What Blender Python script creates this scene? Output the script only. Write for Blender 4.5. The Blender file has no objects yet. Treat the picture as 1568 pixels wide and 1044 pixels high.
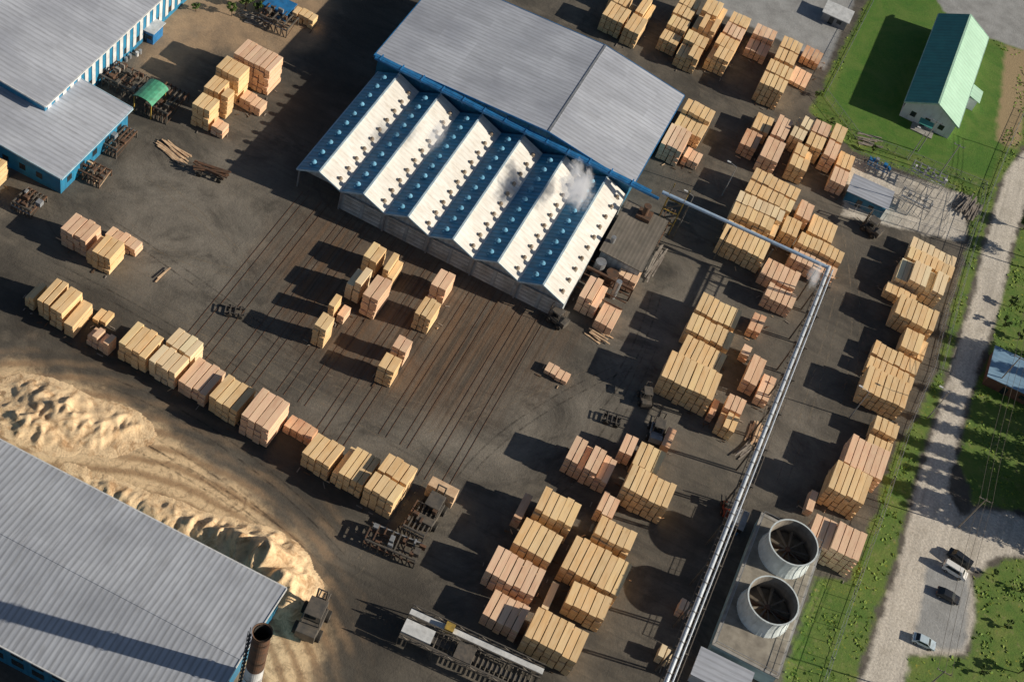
import bpy, bmesh, math, random
import numpy as np
from mathutils import Vector, Matrix, noise
R=random.Random(7)
S=bpy.context.scene
# ---------------- camera (aerial, 200 m up) ----------------
A=Vector((.8881,.4531,-.0770)); B=Vector((.3963,-.6701,.6276)); N=Vector((-.2328,.5880,.7746))
H=200.0; F=2100.0
def site(u,v,h=0.0):
    r=Vector((u-784,v-522,F)); k=(H-h)/r.dot(N)
    return (k*r.dot(A), k*r.dot(B))
cam=bpy.data.cameras.new("aerial_camera"); co=bpy.data.objects.new("aerial_camera",cam)
S.collection.objects.link(co); S.camera=co
right=Vector((A.x,B.x,-N.x)); up=-Vector((A.y,B.y,-N.y)); back=-Vector((A.z,B.z,-N.z))
M=Matrix((right,up,back)).transposed().to_4x4(); M.translation=(0,0,H); co.matrix_world=M
cam.sensor_width=36; cam.lens=F/1568*36; cam.clip_start=1; cam.clip_end=9000
# ---------------- light ----------------
EL=math.radians(24)
sd=Vector((.977*math.cos(EL),.21*math.cos(EL),math.sin(EL))).normalized()
sun=bpy.data.lights.new("sun",'SUN'); sun.energy=5.0; sun.angle=math.radians(.5); sun.color=(1,.895,.73)
so=bpy.data.objects.new("sun",sun); so.rotation_euler=sd.to_track_quat('Z','Y').to_euler(); so.location=(100,200,120); S.collection.objects.link(so)
w=bpy.data.worlds.new("World"); S.world=w; w.use_nodes=True
nt=w.node_tree; sk=nt.nodes.new("ShaderNodeTexSky"); sk.sky_type='NISHITA'; sk.sun_disc=False
sk.sun_elevation=EL; sk.sun_rotation=math.atan2(.977,.21)
nt.links.new(sk.outputs[0],nt.nodes["Background"].inputs[0]); nt.nodes["Background"].inputs[1].default_value=.05
S.view_settings.view_transform='Standard'; S.view_settings.look='None'; S.view_settings.exposure=0
# ---------------- node helpers ----------------
class NT:
    def __init__(s,name):
        s.m=bpy.data.materials.new(name); s.m.use_nodes=True; s.t=s.m.node_tree; s.b=s.t.nodes["Principled BSDF"]
    def n(s,typ,ins=None,**kw):
        x=s.t.nodes.new(typ)
        for k,v in kw.items(): setattr(x,k,v)
        if ins:
            for k,v in ins.items():
                if isinstance(v,bpy.types.NodeSocket): s.t.links.new(v,x.inputs[k])
                else: x.inputs[k].default_value=v
        return x
    def math(s,op,a,b=0.0,c=None,clamp=False):
        i={0:a,1:b}
        if c is not None:i[2]=c
        return s.n("ShaderNodeMath",i,operation=op,use_clamp=clamp).outputs[0]
    def mix(s,f,a,b,bt='MIX'):
        x=s.n("ShaderNodeMix",None,data_type='RGBA',blend_type=bt)
        for idx,v in ((0,f),(6,a),(7,b)):
            if isinstance(v,bpy.types.NodeSocket): s.t.links.new(v,x.inputs[idx])
            else: x.inputs[idx].default_value=(v if idx==0 else (v[0],v[1],v[2],1))
        return x.outputs[2]
    def coord(s,scale=(1,1,1),loc=(0,0,0),rot=(0,0,0)):
        if not hasattr(s,'tc'): s.tc=s.n("ShaderNodeTexCoord")
        return s.n("ShaderNodeMapping",{0:s.tc.outputs['Object'],1:loc,2:rot,3:scale}).outputs[0]
    def noise(s,vec,scale=1,detail=4,rough=.55,dist=0):
        return s.n("ShaderNodeTexNoise",{'Vector':vec,'Scale':scale,'Detail':detail,'Roughness':rough,'Distortion':dist}).outputs[0]
    def rng(s,v,a,b,c=0.,d=1.):
        return s.n("ShaderNodeMapRange",{0:v,1:a,2:b,3:c,4:d}).outputs[0]
    def out(s,col,rough=.85,metal=0,bump=None,bs=.3,bd=.05):
        def st(k,v):
            if isinstance(v,bpy.types.NodeSocket): s.t.links.new(v,s.b.inputs[k])
            else: s.b.inputs[k].default_value=v if not isinstance(v,tuple) else (*v,1)
        st('Base Color',col); st('Roughness',rough); st('Metallic',metal)
        if bump is not None:
            x=s.n("ShaderNodeBump",{'Height':bump,'Strength':bs,'Distance':bd}); s.t.links.new(x.outputs[0],s.b.inputs['Normal'])
        return s.m
MATS={}
def pm(name,c1,c2=None,scale=.6,rough=.75,metal=0,axis=None,period=.8,cdark=.25,stain=(.12,.09,.06),sa=.35,pan=.22):
    if name in MATS: return MATS[name]
    c2=c2 or tuple(x*.7 for x in c1)
    t=NT(name); v=t.coord()
    col=t.mix(t.rng(t.noise(v,scale,6),.35,.68),c1,c2)
    st=t.noise(t.coord((.25,2.2,1) if axis=='Y' else (2.2,.25,1) if axis=='X' else (1,1,.3)),1.0,5,.65)
    col=t.mix(t.rng(st,.5,.78,0,sa),col,stain)
    bump=None
    if axis:
        sep=t.n("ShaderNodeSeparateXYZ",{0:v})
        c={'X':0,'Y':1,'Z':2}[axis]
        s=t.math('SINE',t.math('MULTIPLY',sep.outputs[c],2*math.pi/period))
        s01=t.math('MULTIPLY_ADD',s,.5,.5)
        dk=t.math('MULTIPLY',t.math('POWER',s01,3.0),cdark)
        col=t.mix(dk,col,tuple(x*.35 for x in c1)); bump=s01
        pv=t.n("ShaderNodeTexWhiteNoise",{0:t.n("ShaderNodeVectorMath",{0:t.coord((.13,.32,0) if axis=='Y' else (.32,.13,0))},operation='FLOOR').outputs[0]},noise_dimensions='3D').outputs[0]
        col=t.mix(t.math('MULTIPLY',pv,pan),col,tuple(x*.45 for x in c1))
    else: bump=t.noise(v,6,3)
    MATS[name]=t.out(col,rough,metal,bump,.25,.06); return MATS[name]
# ---------------- mesh builder ----------------
class MB:
    def __init__(s): s.v=[];s.f=[];s.m=[]
    def add(s,vs,fs,m=0):
        o=len(s.v); s.v+= [tuple(x) for x in vs]
        for f in fs: s.f.append([i+o for i in f]); s.m.append(m)
    def box(s,x0,x1,y0,y1,z0,z1,m=0):
        s.add([(x0,y0,z0),(x1,y0,z0),(x1,y1,z0),(x0,y1,z0),(x0,y0,z1),(x1,y0,z1),(x1,y1,z1),(x0,y1,z1)],
              [(0,3,2,1),(4,5,6,7),(0,1,5,4),(1,2,6,5),(2,3,7,6),(3,0,4,7)],m)
    def slab(s,pts,th,m=0):
        n=len(pts); s.add(list(pts)+[(p[0],p[1],p[2]-th) for p in pts],
          [tuple(range(n)),tuple(range(2*n-1,n-1,-1))]+[(i,i+n,(i+1)%n+n,(i+1)%n) for i in range(n)],m)
    def beam(s,p,q,w,h=None,m=0):
        h=h or w; p=Vector(p);q=Vector(q);d=(q-p).normalized()
        a=d.cross(Vector((0,0,1)))
        if a.length<.01:a=Vector((1,0,0))
        a.normalize();b=a.cross(d);a*=w/2;b*=h/2
        vs=[p-a-b,p+a-b,p+a+b,p-a+b,q-a-b,q+a-b,q+a+b,q-a+b]
        s.add(vs,[(0,1,2,3),(7,6,5,4),(0,4,5,1),(1,5,6,2),(2,6,7,3),(3,7,4,0)],m)
    def cyl(s,p,q,r0,r1=None,n=12,m=0,caps=True):
        r1=r0 if r1 is None else r1;p=Vector(p);q=Vector(q);d=(q-p).normalized()
        a=d.cross(Vector((0,0,1)))
        if a.length<.01:a=Vector((1,0,0))
        a.normalize();b=a.cross(d);vs=[]
        for c,r in((p,r0),(q,r1)):
            for i in range(n):
                t=2*math.pi*i/n; vs.append(c+a*math.cos(t)*r+b*math.sin(t)*r)
        fs=[(i,i+n,(i+1)%n+n,(i+1)%n) for i in range(n)]
        if caps: fs+=[tuple(range(n)),tuple(range(2*n-1,n-1,-1))]
        s.add(vs,fs,m)
    def obj(s,name,mats,loc=(0,0,0),rot=0,parent=None,bevel=0,smooth=False):
        me=bpy.data.meshes.new(name); me.from_pydata(s.v,[],s.f)
        for x in mats: me.materials.append(x)
        me.polygons.foreach_set('material_index',s.m)
        if smooth: me.polygons.foreach_set('use_smooth',[True]*len(s.f))
        me.update(); o=bpy.data.objects.new(name,me); S.collection.objects.link(o)
        o.location=loc; o.rotation_euler=(0,0,rot)
        if parent: o.parent=parent
        if bevel:
            b=o.modifiers.new('b','BEVEL'); b.width=bevel; b.segments=2
        return o
def empty(name,loc=(0,0,0),rot=0):
    e=bpy.data.objects.new(name,None); S.collection.objects.link(e); e.location=loc; e.rotation_euler=(0,0,rot); return e
# ---------------- materials ----------------
steel=pm("weathered_steel",(.10,.095,.09),(.20,.17,.14),1.5,.6,.3)
rust=pm("rusty_steel",(.16,.08,.045),(.07,.05,.04),1.2,.8)
galv=pm("galvanised_steel",(.45,.47,.5),(.3,.31,.33),1,.45,.5)
whitep=pm("white_paint",(.76,.78,.80),(.55,.57,.59),.8,.5)
greyp=pm("grey_paint",(.30,.32,.35),(.2,.21,.23),.8,.5)
bluep=pm("blue_paint",(.03,.22,.52),(.02,.14,.34),.8,.45)
yellowp=pm("yellow_paint",(.50,.33,.06),(.25,.18,.06),1,.5)
redp=pm("red_paint",(.35,.06,.03),(.2,.05,.03),1,.5)
greenp=pm("green_paint",(.10,.42,.26),(.07,.26,.17),1,.5)
rubber=pm("rubber",(.02,.02,.02),(.04,.035,.03),2,.9)
glass=pm("dark_glass",(.02,.03,.04),(.03,.04,.05),1,.08)
conc=pm("concrete",(.42,.41,.39),(.28,.27,.26),.5,.9)
roofgrey_x=pm("grey_corrugated_roof_x",(.58,.62,.70),(.43,.46,.53),.12,.5,.1,axis='X',period=.95,cdark=.6,stain=(.2,.19,.18),sa=.5)
roofgrey_y=pm("grey_corrugated_roof_y",(.64,.68,.77),(.44,.47,.55),.09,.5,.1,axis='Y',period=1.1,cdark=.35,stain=(.22,.22,.24),sa=.6,pan=.3)
roofblue=pm("blue_corrugated_roof",(.06,.35,.60),(.08,.24,.40),.5,.45,0,axis='Y',period=1.15,cdark=.6,stain=(.35,.5,.58),sa=.6)
roofwhite=pm("white_corrugated_roof",(.90,.89,.86),(.78,.75,.70),.35,.6,0,axis='Y',period=1.15,cdark=.16,stain=(.5,.40,.30),sa=.6,pan=.1)
darkroof=pm("bitumen_roof",(.16,.145,.125),(.24,.21,.18),.4,.85,0,axis='X',period=.8)
greenroof=pm("green_metal_roof",(.07,.36,.33),(.06,.29,.27),.4,.5,0,axis='Y',period=1.3,cdark=.25,pan=.1)
mintroof=pm("mint_metal_roof",(.50,.78,.62),(.44,.70,.55),.3,.55,0,axis='Y',period=1.3,cdark=.2,pan=.1,sa=.2)
wallblue=pm("blue_cladding",(.03,.24,.42),(.025,.16,.31),.5,.5,0,axis='X',period=1.2)
wallblue_y=pm("blue_white_cladding",(.03,.28,.50),(.03,.19,.36),.5,.5,0,axis='Y',period=1.2)
kilnwall=pm("kiln_panels",(.50,.56,.60),(.30,.34,.37),.5,.8,0,axis='X',period=1.2,cdark=.4)
housewall=pm("house_siding",(.76,.80,.86),(.68,.72,.78),.5,.7)
paleblue=pm("pale_blue_trim",(.50,.66,.76),(.34,.48,.6),.6)
def woodmat():
    t=NT("sawn_lumber")
    at=t.n("ShaderNodeVertexColor",None,layer_name="tint").outputs[0]
    f=t.noise(t.coord((5.5,.25,7)),1,3,.6)
    col=t.mix(t.rng(f,.42,.74,0,.32),at,(.42,.21,.09))
    g=t.noise(t.coord((1.1,.4,1.1)),1,2)
    col=t.mix(t.rng(g,.35,.7,0,.36),col,(.99,.81,.54))
    gn=t.n("ShaderNodeSeparateXYZ",{0:t.n("ShaderNodeNewGeometry").outputs['Normal']}).outputs[2]
    sep=t.n("ShaderNodeSeparateXYZ",{0:t.coord()})
    ly=t.math('POWER',t.math('MULTIPLY_ADD',t.math('SINE',t.math('MULTIPLY',sep.outputs[2],2*math.pi/.386)),.5,.5),3.0)
    side=t.math('SUBTRACT',1.0,t.math('ABSOLUTE',gn),clamp=True)
    col=t.mix(t.math('MULTIPLY',t.math('MULTIPLY',ly,side),.45),col,(.28,.14,.06))
    return t.out(col,.8,0,f,.3,.05)
wood=woodmat()
bearer=pm("bearer_wood",(.16,.09,.05),(.09,.06,.04),2,.9)
# ---------------- ground ----------------
polys={
'sand':[[(-90,550),(20,560),(80,582),(160,602),(230,640),(295,688),(355,742),(425,798),(470,850),(492,895),(455,940),(490,985),(480,1070),(380,1080),(300,900),(-90,740)]],
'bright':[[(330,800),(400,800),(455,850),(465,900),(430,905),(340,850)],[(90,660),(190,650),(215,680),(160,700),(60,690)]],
'grass':[[(1340,-30),(1660,-30),(1660,150),(1568,225),(1530,280),(1503,370),(1482,460),(1455,550),(1428,640),(1398,740),(1372,850),(1335,960),(1300,1070),(1190,1070),(1215,980),(1250,885),(1300,890),(1335,800),(1370,690),(1405,640),(1436,560),(1455,480),(1484,375),(1484,300),(1310,235),(1240,170),(1275,100),(1330,0)],
 [(1700,340),(1562,350),(1540,430),(1515,540),(1490,600),(1468,700),(1490,770),(1560,780),(1700,820)],
 [(1490,885),(1540,855),(1700,870),(1700,1150),(1370,1150),(1385,1003),(1480,1005),(1495,950)]],
'lawn':[[(1345,-20),(1420,-20),(1445,20),(1515,65),(1560,95),(1540,200),(1518,275),(1310,205),(1275,150),(1300,80)]],
'gravel':[[(1700,110),(1590,200),(1540,265),(1510,370),(1488,460),(1462,550),(1435,640),(1405,740),(1380,850),(1345,960),(1310,1070),(1385,1070),(1390,1000),(1480,1000),(1492,940),(1488,880),(1530,850),(1640,850),(1640,800),(1500,780),(1470,790),(1450,745),(1465,680),(1490,590),(1520,500),(1540,430),(1548,380),(1568,320),(1700,180)],
  [(1300,240),(1480,300),(1478,372),(1290,330)]],
'pale':[[(1415,-40),(1660,-40),(1660,95),(1568,78),(1515,58),(1445,18)],[(1120,-40),(1325,-40),(1292,40),(1262,108),(1195,62),(1100,18),(1080,-20)],[(1420,860),(1486,885),(1478,995),(1400,990)]],
'stain':[[(490,320),(700,415),(860,490),(830,570),(700,640),(560,600),(450,520),(420,400)]],
'dark':[[(440,900),(620,870),(700,940),(560,1060),(430,1060)],[(1480,640),(1700,600),(1700,800),(1480,770)],[(0,400),(200,500),(560,740),(520,800),(200,600),(0,520)],[(520,-20),(640,-20),(560,130),(450,260),(420,200)]],
'dirt':[[(240,20),(270,-30),(520,-30),(480,70),(420,90),(330,70),(260,130),(215,110)],[(1540,70),(1580,80),(1560,230),(1525,215)]],
'worn':[[(200,240),(340,240),(430,330),(380,420),(300,480),(190,420),(150,300)],[(430,640),(760,640),(860,560),(960,620),(860,720),(700,720),(560,700)],[(1040,420),(1100,440),(1020,640),(960,660),(900,560)],[(1180,630),(1260,600),(1250,760),(1180,740)]],
}
def sdf(px,py,polylist):
    best=np.full(px.shape,-1e9)
    for pl in polylist:
        P=np.array([site(*p) for p in pl]); n=len(P)
        d=np.full(px.shape,1e18); ins=np.zeros(px.shape,bool)
        for i in range(n):
            x0,y0=P[i];x1,y1=P[(i+1)%n]; ex,ey=x1-x0,y1-y0
            t=np.clip(((px-x0)*ex+(py-y0)*ey)/(ex*ex+ey*ey),0,1)
            d=np.minimum(d,(px-x0-t*ex)**2+(py-y0-t*ey)**2)
            c=((y0>py)!=(y1>py))&(px<(x1-x0)*(py-y0)/((y1-y0) or 1e-9)+x0)
            ins^=c
        d=np.sqrt(d); best=np.maximum(best,np.where(ins,d,-d))
    return best
xs=np.concatenate([[-4000,-1500,-600,-300],np.arange(-190,141,.8),[200,400,1200,4000]])
ys=np.concatenate([[-4000,-1500,-500,-100],np.arange(20,401,.8),[450,700,1500,5000]])
gx,gy=np.meshgrid(xs,ys); px=gx.ravel();py=gy.ravel()
nx,ny=len(xs),len(ys)
me=bpy.data.meshes.new("ground")
me.vertices.add(nx*ny); vv=np.zeros((nx*ny,3)); vv[:,0]=px;vv[:,1]=py; me.vertices.foreach_set('co',vv.ravel())
ii=(np.arange(ny-1)[:,None]*nx+np.arange(nx-1)[None]).ravel()
q=np.stack([ii,ii+1,ii+nx+1,ii+nx],1).ravel()
me.loops.add(len(q)); me.loops.foreach_set('vertex_index',q.astype(np.int32))
me.polygons.add(len(ii)); me.polygons.foreach_set('loop_start',(np.arange(len(ii))*4).astype(np.int32))
me.update(calc_edges=True)
for k,pl in polys.items():
    a=me.attributes.new(k,'FLOAT','POINT'); a.data.foreach_set('value',np.clip(sdf(px,py,pl),-30,30).astype(np.float32))
g=bpy.data.objects.new("ground",me); S.collection.objects.link(g)
def groundmat():
    t=NT("ground_surface")
    n1=t.noise(t.coord(),.035,5,.6,.6); n2=t.noise(t.coord(),.25,6,.65); n3=t.noise(t.coord(),2.2,5,.7)
    sY=t.noise(t.coord((.9,.035,1)),1,4,.6)
    sX=t.noise(t.coord((.03,.8,1),rot=(0,0,.18)),1,4,.6,.4)
    sw=t.noise(t.coord((.05,.05,1),loc=(3,8,0)),1,8,.72,2.5)
    col=t.mix(t.rng(n1,.36,.64),(.085,.077,.067),(.165,.146,.122))
    col=t.mix(t.rng(n2,.45,.75,0,.5),col,(.25,.215,.17))
    col=t.mix(t.rng(sX,.5,.72,0,.5),col,(.052,.047,.042))
    col=t.mix(t.rng(sw,.5,.62,0,.6),col,(.056,.05,.044))
    def A_(k): return t.n("ShaderNodeAttribute",None,attribute_name=k).outputs['Fac']
    def mask(k,amp,w,nz):
        z=t.math('MULTIPLY_ADD',t.math('SUBTRACT',nz,.5),amp,A_(k))
        return t.n("ShaderNodeMapRange",{0:z,1:-w,2:w,3:0.,4:1.},interpolation_type='SMOOTHSTEP').outputs[0]
    big=t.noise(t.coord(),.12,6,.6)
    col=t.mix(t.math('MULTIPLY',mask('worn',16,7,big),t.rng(sw,.65,.35,.05,.75)),col,(.31,.28,.24))
    col=t.mix(t.math('MULTIPLY',mask('stain',14,8,big),t.rng(sY,.35,.65,.15,.85)),col,(.18,.10,.052))
    col=t.mix(t.math('MULTIPLY',mask('stain',8,10,big),t.rng(t.noise(t.coord((1.6,.03,1)),1,2),.5,.62,0,.6)),col,(.04,.03,.023))
    col=t.mix(t.math('MULTIPLY',mask('dark',12,7,big),.65),col,(.035,.03,.025))
    col=t.mix(t.math('MULTIPLY',mask('dirt',8,3,big),t.rng(n2,.3,.6,.5,1)),col,(.46,.32,.20))
    sp=t.noise(t.coord((1,1,1),loc=(40,7,0)),.06,5,.7)
    col=t.mix(t.rng(sp,.6,.76,0,.5),col,(.38,.32,.25))
    arcs=t.n("ShaderNodeTexWave",{'Vector':t.coord((1,1,0),loc=tuple(-x for x in (*site(60,1150),0))),'Scale':.11,'Distortion':4.5,'Detail':6.,'Detail Scale':.6,'Detail Roughness':.7},wave_type='RINGS',rings_direction='Z').outputs['Fac']
    fn=t.noise(t.coord((.35,.35,1)),1,7,.75,2.0)
    dust=t.math('MULTIPLY',mask('sand',28,10,big),t.rng(t.math('MULTIPLY',arcs,t.math('ADD',fn,.4)),.15,.9,.1,.95))
    col=t.mix(dust,col,(.50,.33,.19))
    sc=t.mix(t.rng(arcs,.3,.95,0,.85),(.93,.68,.41),(.42,.26,.14))
    sc=t.mix(t.rng(fn,.48,.66,0,.8),sc,(.24,.145,.08))
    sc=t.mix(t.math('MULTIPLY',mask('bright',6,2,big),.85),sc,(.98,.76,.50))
    sc=t.mix(t.rng(n3,.5,.8,0,.3),sc,(.97,.76,.50))
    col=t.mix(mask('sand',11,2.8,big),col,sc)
    gc=t.mix(t.rng(n2,.35,.7),(.085,.19,.02),(.19,.25,.05))
    gc=t.mix(t.rng(t.noise(t.coord(),.5,5,.7),.58,.74,0,.7),gc,(.32,.27,.16))
    gc=t.mix(t.rng(n3,.55,.7,0,.5),gc,(.04,.07,.012))
    gc=t.mix(t.rng(t.noise(t.coord(loc=(9,3,0)),.9,5,.75),.6,.72,0,.75),gc,(.62,.48,.03))
    col=t.mix(mask('grass',4.5,.7,n2),col,gc)
    lc=t.mix(t.rng(n2,.3,.7),(.055,.18,.012),(.105,.22,.022))
    lc=t.mix(t.rng(n3,.45,.8,0,.6),lc,(.03,.095,.01))
    lc=t.mix(t.rng(sw,.45,.6,0,.5),lc,(.16,.24,.045))
    col=t.mix(mask('lawn',3,.8,n2),col,lc)
    gr=t.mix(t.rng(n3,.35,.7),(.84,.78,.69),(.58,.53,.47))
    trk=t.noise(t.coord((.7,.04,1),rot=(0,0,.05)),1,3)
    gr=t.mix(t.rng(trk,.45,.7,0,.5),gr,(.38,.35,.31))
    gr=t.mix(t.rng(n2,.5,.75,0,.55),gr,(.34,.30,.24))
    col=t.mix(mask('gravel',4,.7,n2),col,gr)
    pc=t.mix(t.rng(n2,.4,.7),(.42,.43,.44),(.28,.285,.29))
    col=t.mix(mask('pale',2.5,.7,n2),col,pc)
    col=t.mix(t.math('MULTIPLY',mask('dirt',3,.9,n2),mask('grass',1,1,n2)),col,(.40,.30,.17))
    col=t.mix(t.rng(n3,.3,.8,.0,.3),col,(.03,.028,.022))
    return t.out(col,t.rng(n1,.3,.7,.95,.75),0,t.math('ADD',n3,n2),.6,.14)
gm=groundmat(); me.materials.append(gm)
def tyremarks():
    m=MB();z=.004
    P=[((150,330),(300,420),(470,560)),((60,400),(250,480),(460,640)),((250,470),(430,560),(620,690)),((330,500),(520,600),(760,650)),((620,700),(760,610),(900,560)),((700,760),(760,640),(960,560)),((900,640),(980,560),(1010,430)),((220,260),(330,330),(400,440)),((180,330),(240,400),(420,430)),((1200,560),(1180,690),(1100,820)),((1290,420),(1250,600),(1190,760)),((520,880),(640,760),(700,700)),((1000,520),(930,700),(840,760)),((100,560),(330,640),(560,860)),((40,590),(300,680),(520,900)),((20,600),(260,680),(470,850)),((1290,330),(1330,500),(1290,640))]
    for a,b,c in P:
        for rep in range(1):
            off=R.uniform(-4,4);A1=Vector(site(a[0]+off*3,a[1]+off*2));B1=Vector(site(b[0]+off*2,b[1]-off*3));C1=Vector(site(c[0]-off*2,c[1]+off))
            mi=R.choice((0,0,1))
            for s in(-.9,.9):
                vs=[];n=26;z+=.0006
                for i in range(n+1):
                    t=i/n;p=A1*(1-t)**2+B1*2*t*(1-t)+C1*t*t;d=((B1-A1)*(1-t)+(C1-B1)*t).normalized();nn=Vector((-d.y,d.x))
                    ww=.17*(min(1,t*6,(1-t)*6)*.9+.1)
                    for k in(-ww,ww): q=p+nn*(s+k);vs.append((q.x,q.y,z))
                m.add(vs,[(2*i,2*i+2,2*i+3,2*i+1) for i in range(n)],mi)
    def tm(nm,c):
        t=NT(nm);tr=t.n("ShaderNodeBsdfTransparent");f=t.rng(t.noise(t.coord((.6,.6,1)),1,6,.75),.42,.68,0,.5)
        x=t.n("ShaderNodeMixShader",{0:f,1:tr.outputs[0],2:t.b.outputs[0]});t.out(c,.95);t.t.links.new(x.outputs[0],t.t.nodes['Material Output'].inputs[0]);return t.m
    m.obj("tyre_marks",[tm("tyre_mark_dark",(.035,.03,.026)),tm("tyre_mark_dusty",(.34,.28,.21))])
tyremarks()
def sandpiles():
    bumps=[(95,632,2.2,7,3.2),(140,652,1.3,5,3.2),(45,648,1.5,6,2.6),(185,650,.8,4,2.4),(405,858,5.2,5.,3.4),(372,838,3.4,5,2.6),(335,822,2.2,5,2.0),(290,802,1.4,6,1.8),(430,895,3.8,4.2,3.4),(235,782,1.1,7,1.6),(185,760,.8,7,1.6)]
    C=[(*site(u,v),h,a,b) for u,v,h,a,b in bumps]
    X0,X1,Y0,Y1=-92,-8,72,128; st=.27
    gxs=np.arange(X0,X1,st);gys=np.arange(Y0,Y1,st);gx,gy=np.meshgrid(gxs,gys)
    z=np.full(gx.shape,0.0)
    for x,y,h,a,b in C: z=np.maximum(z,1.25*h*np.exp(-(((gx-x)/a)**2+((gy-y)/b)**2)**.8)-.1*h)
    zz=z.copy()
    for j in range(z.shape[0]):
        for i in range(z.shape[1]):
            if z[j,i]>0.01:
                x,y=gx[j,i],gy[j,i]
                r=1-abs(noise.noise(Vector((x*.30,y*.22,0))))*2.4
                r3=1-abs(noise.noise(Vector((x*.75,y*.4,5))))*2
                r4=noise.noise(Vector((x*2.2,y*1.8,9)))
                # stepped, dug faces
                v=z[j,i]*(.45+.55*r)+min(1.,z[j,i])*(.30*r3-.16)
                s=v/.8; v=.8*(math.floor(s)+min(1,max(0,(s-math.floor(s)-.25)/.5))) *.45+v*.55
                zz[j,i]=v+.05*r4*min(1,z[j,i]*2)
    idx=-np.ones(z.shape,int); vs=[];fs=[]
    keep=zz>.02
    def vid(j,i):
        if idx[j,i]<0: idx[j,i]=len(vs); vs.append((gx[j,i],gy[j,i],zz[j,i] if keep[j,i] else -.05))
        return idx[j,i]
    for j in range(z.shape[0]-1):
        for i in range(z.shape[1]-1):
            if keep[j:j+2,i:i+2].any(): fs.append((vid(j,i),vid(j,i+1),vid(j+1,i+1),vid(j+1,i)))
    t=NT("sawdust"); n=t.noise(t.coord(),.3,7,.75,1.5); n2=t.noise(t.coord(),3,5,.7)
    col=t.mix(t.rng(n,.46,.64),(.96,.72,.45),(.52,.32,.17)); col=t.mix(t.rng(n2,.52,.78,0,.45),col,(.32,.19,.10))
    mt=t.out(col,.95,0,n2,.7,.2)
    m=MB(); m.v=vs; m.f=fs; m.m=[0]*len(fs); m.obj("sawdust_pile",[mt],smooth=True)
sandpiles()
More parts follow.
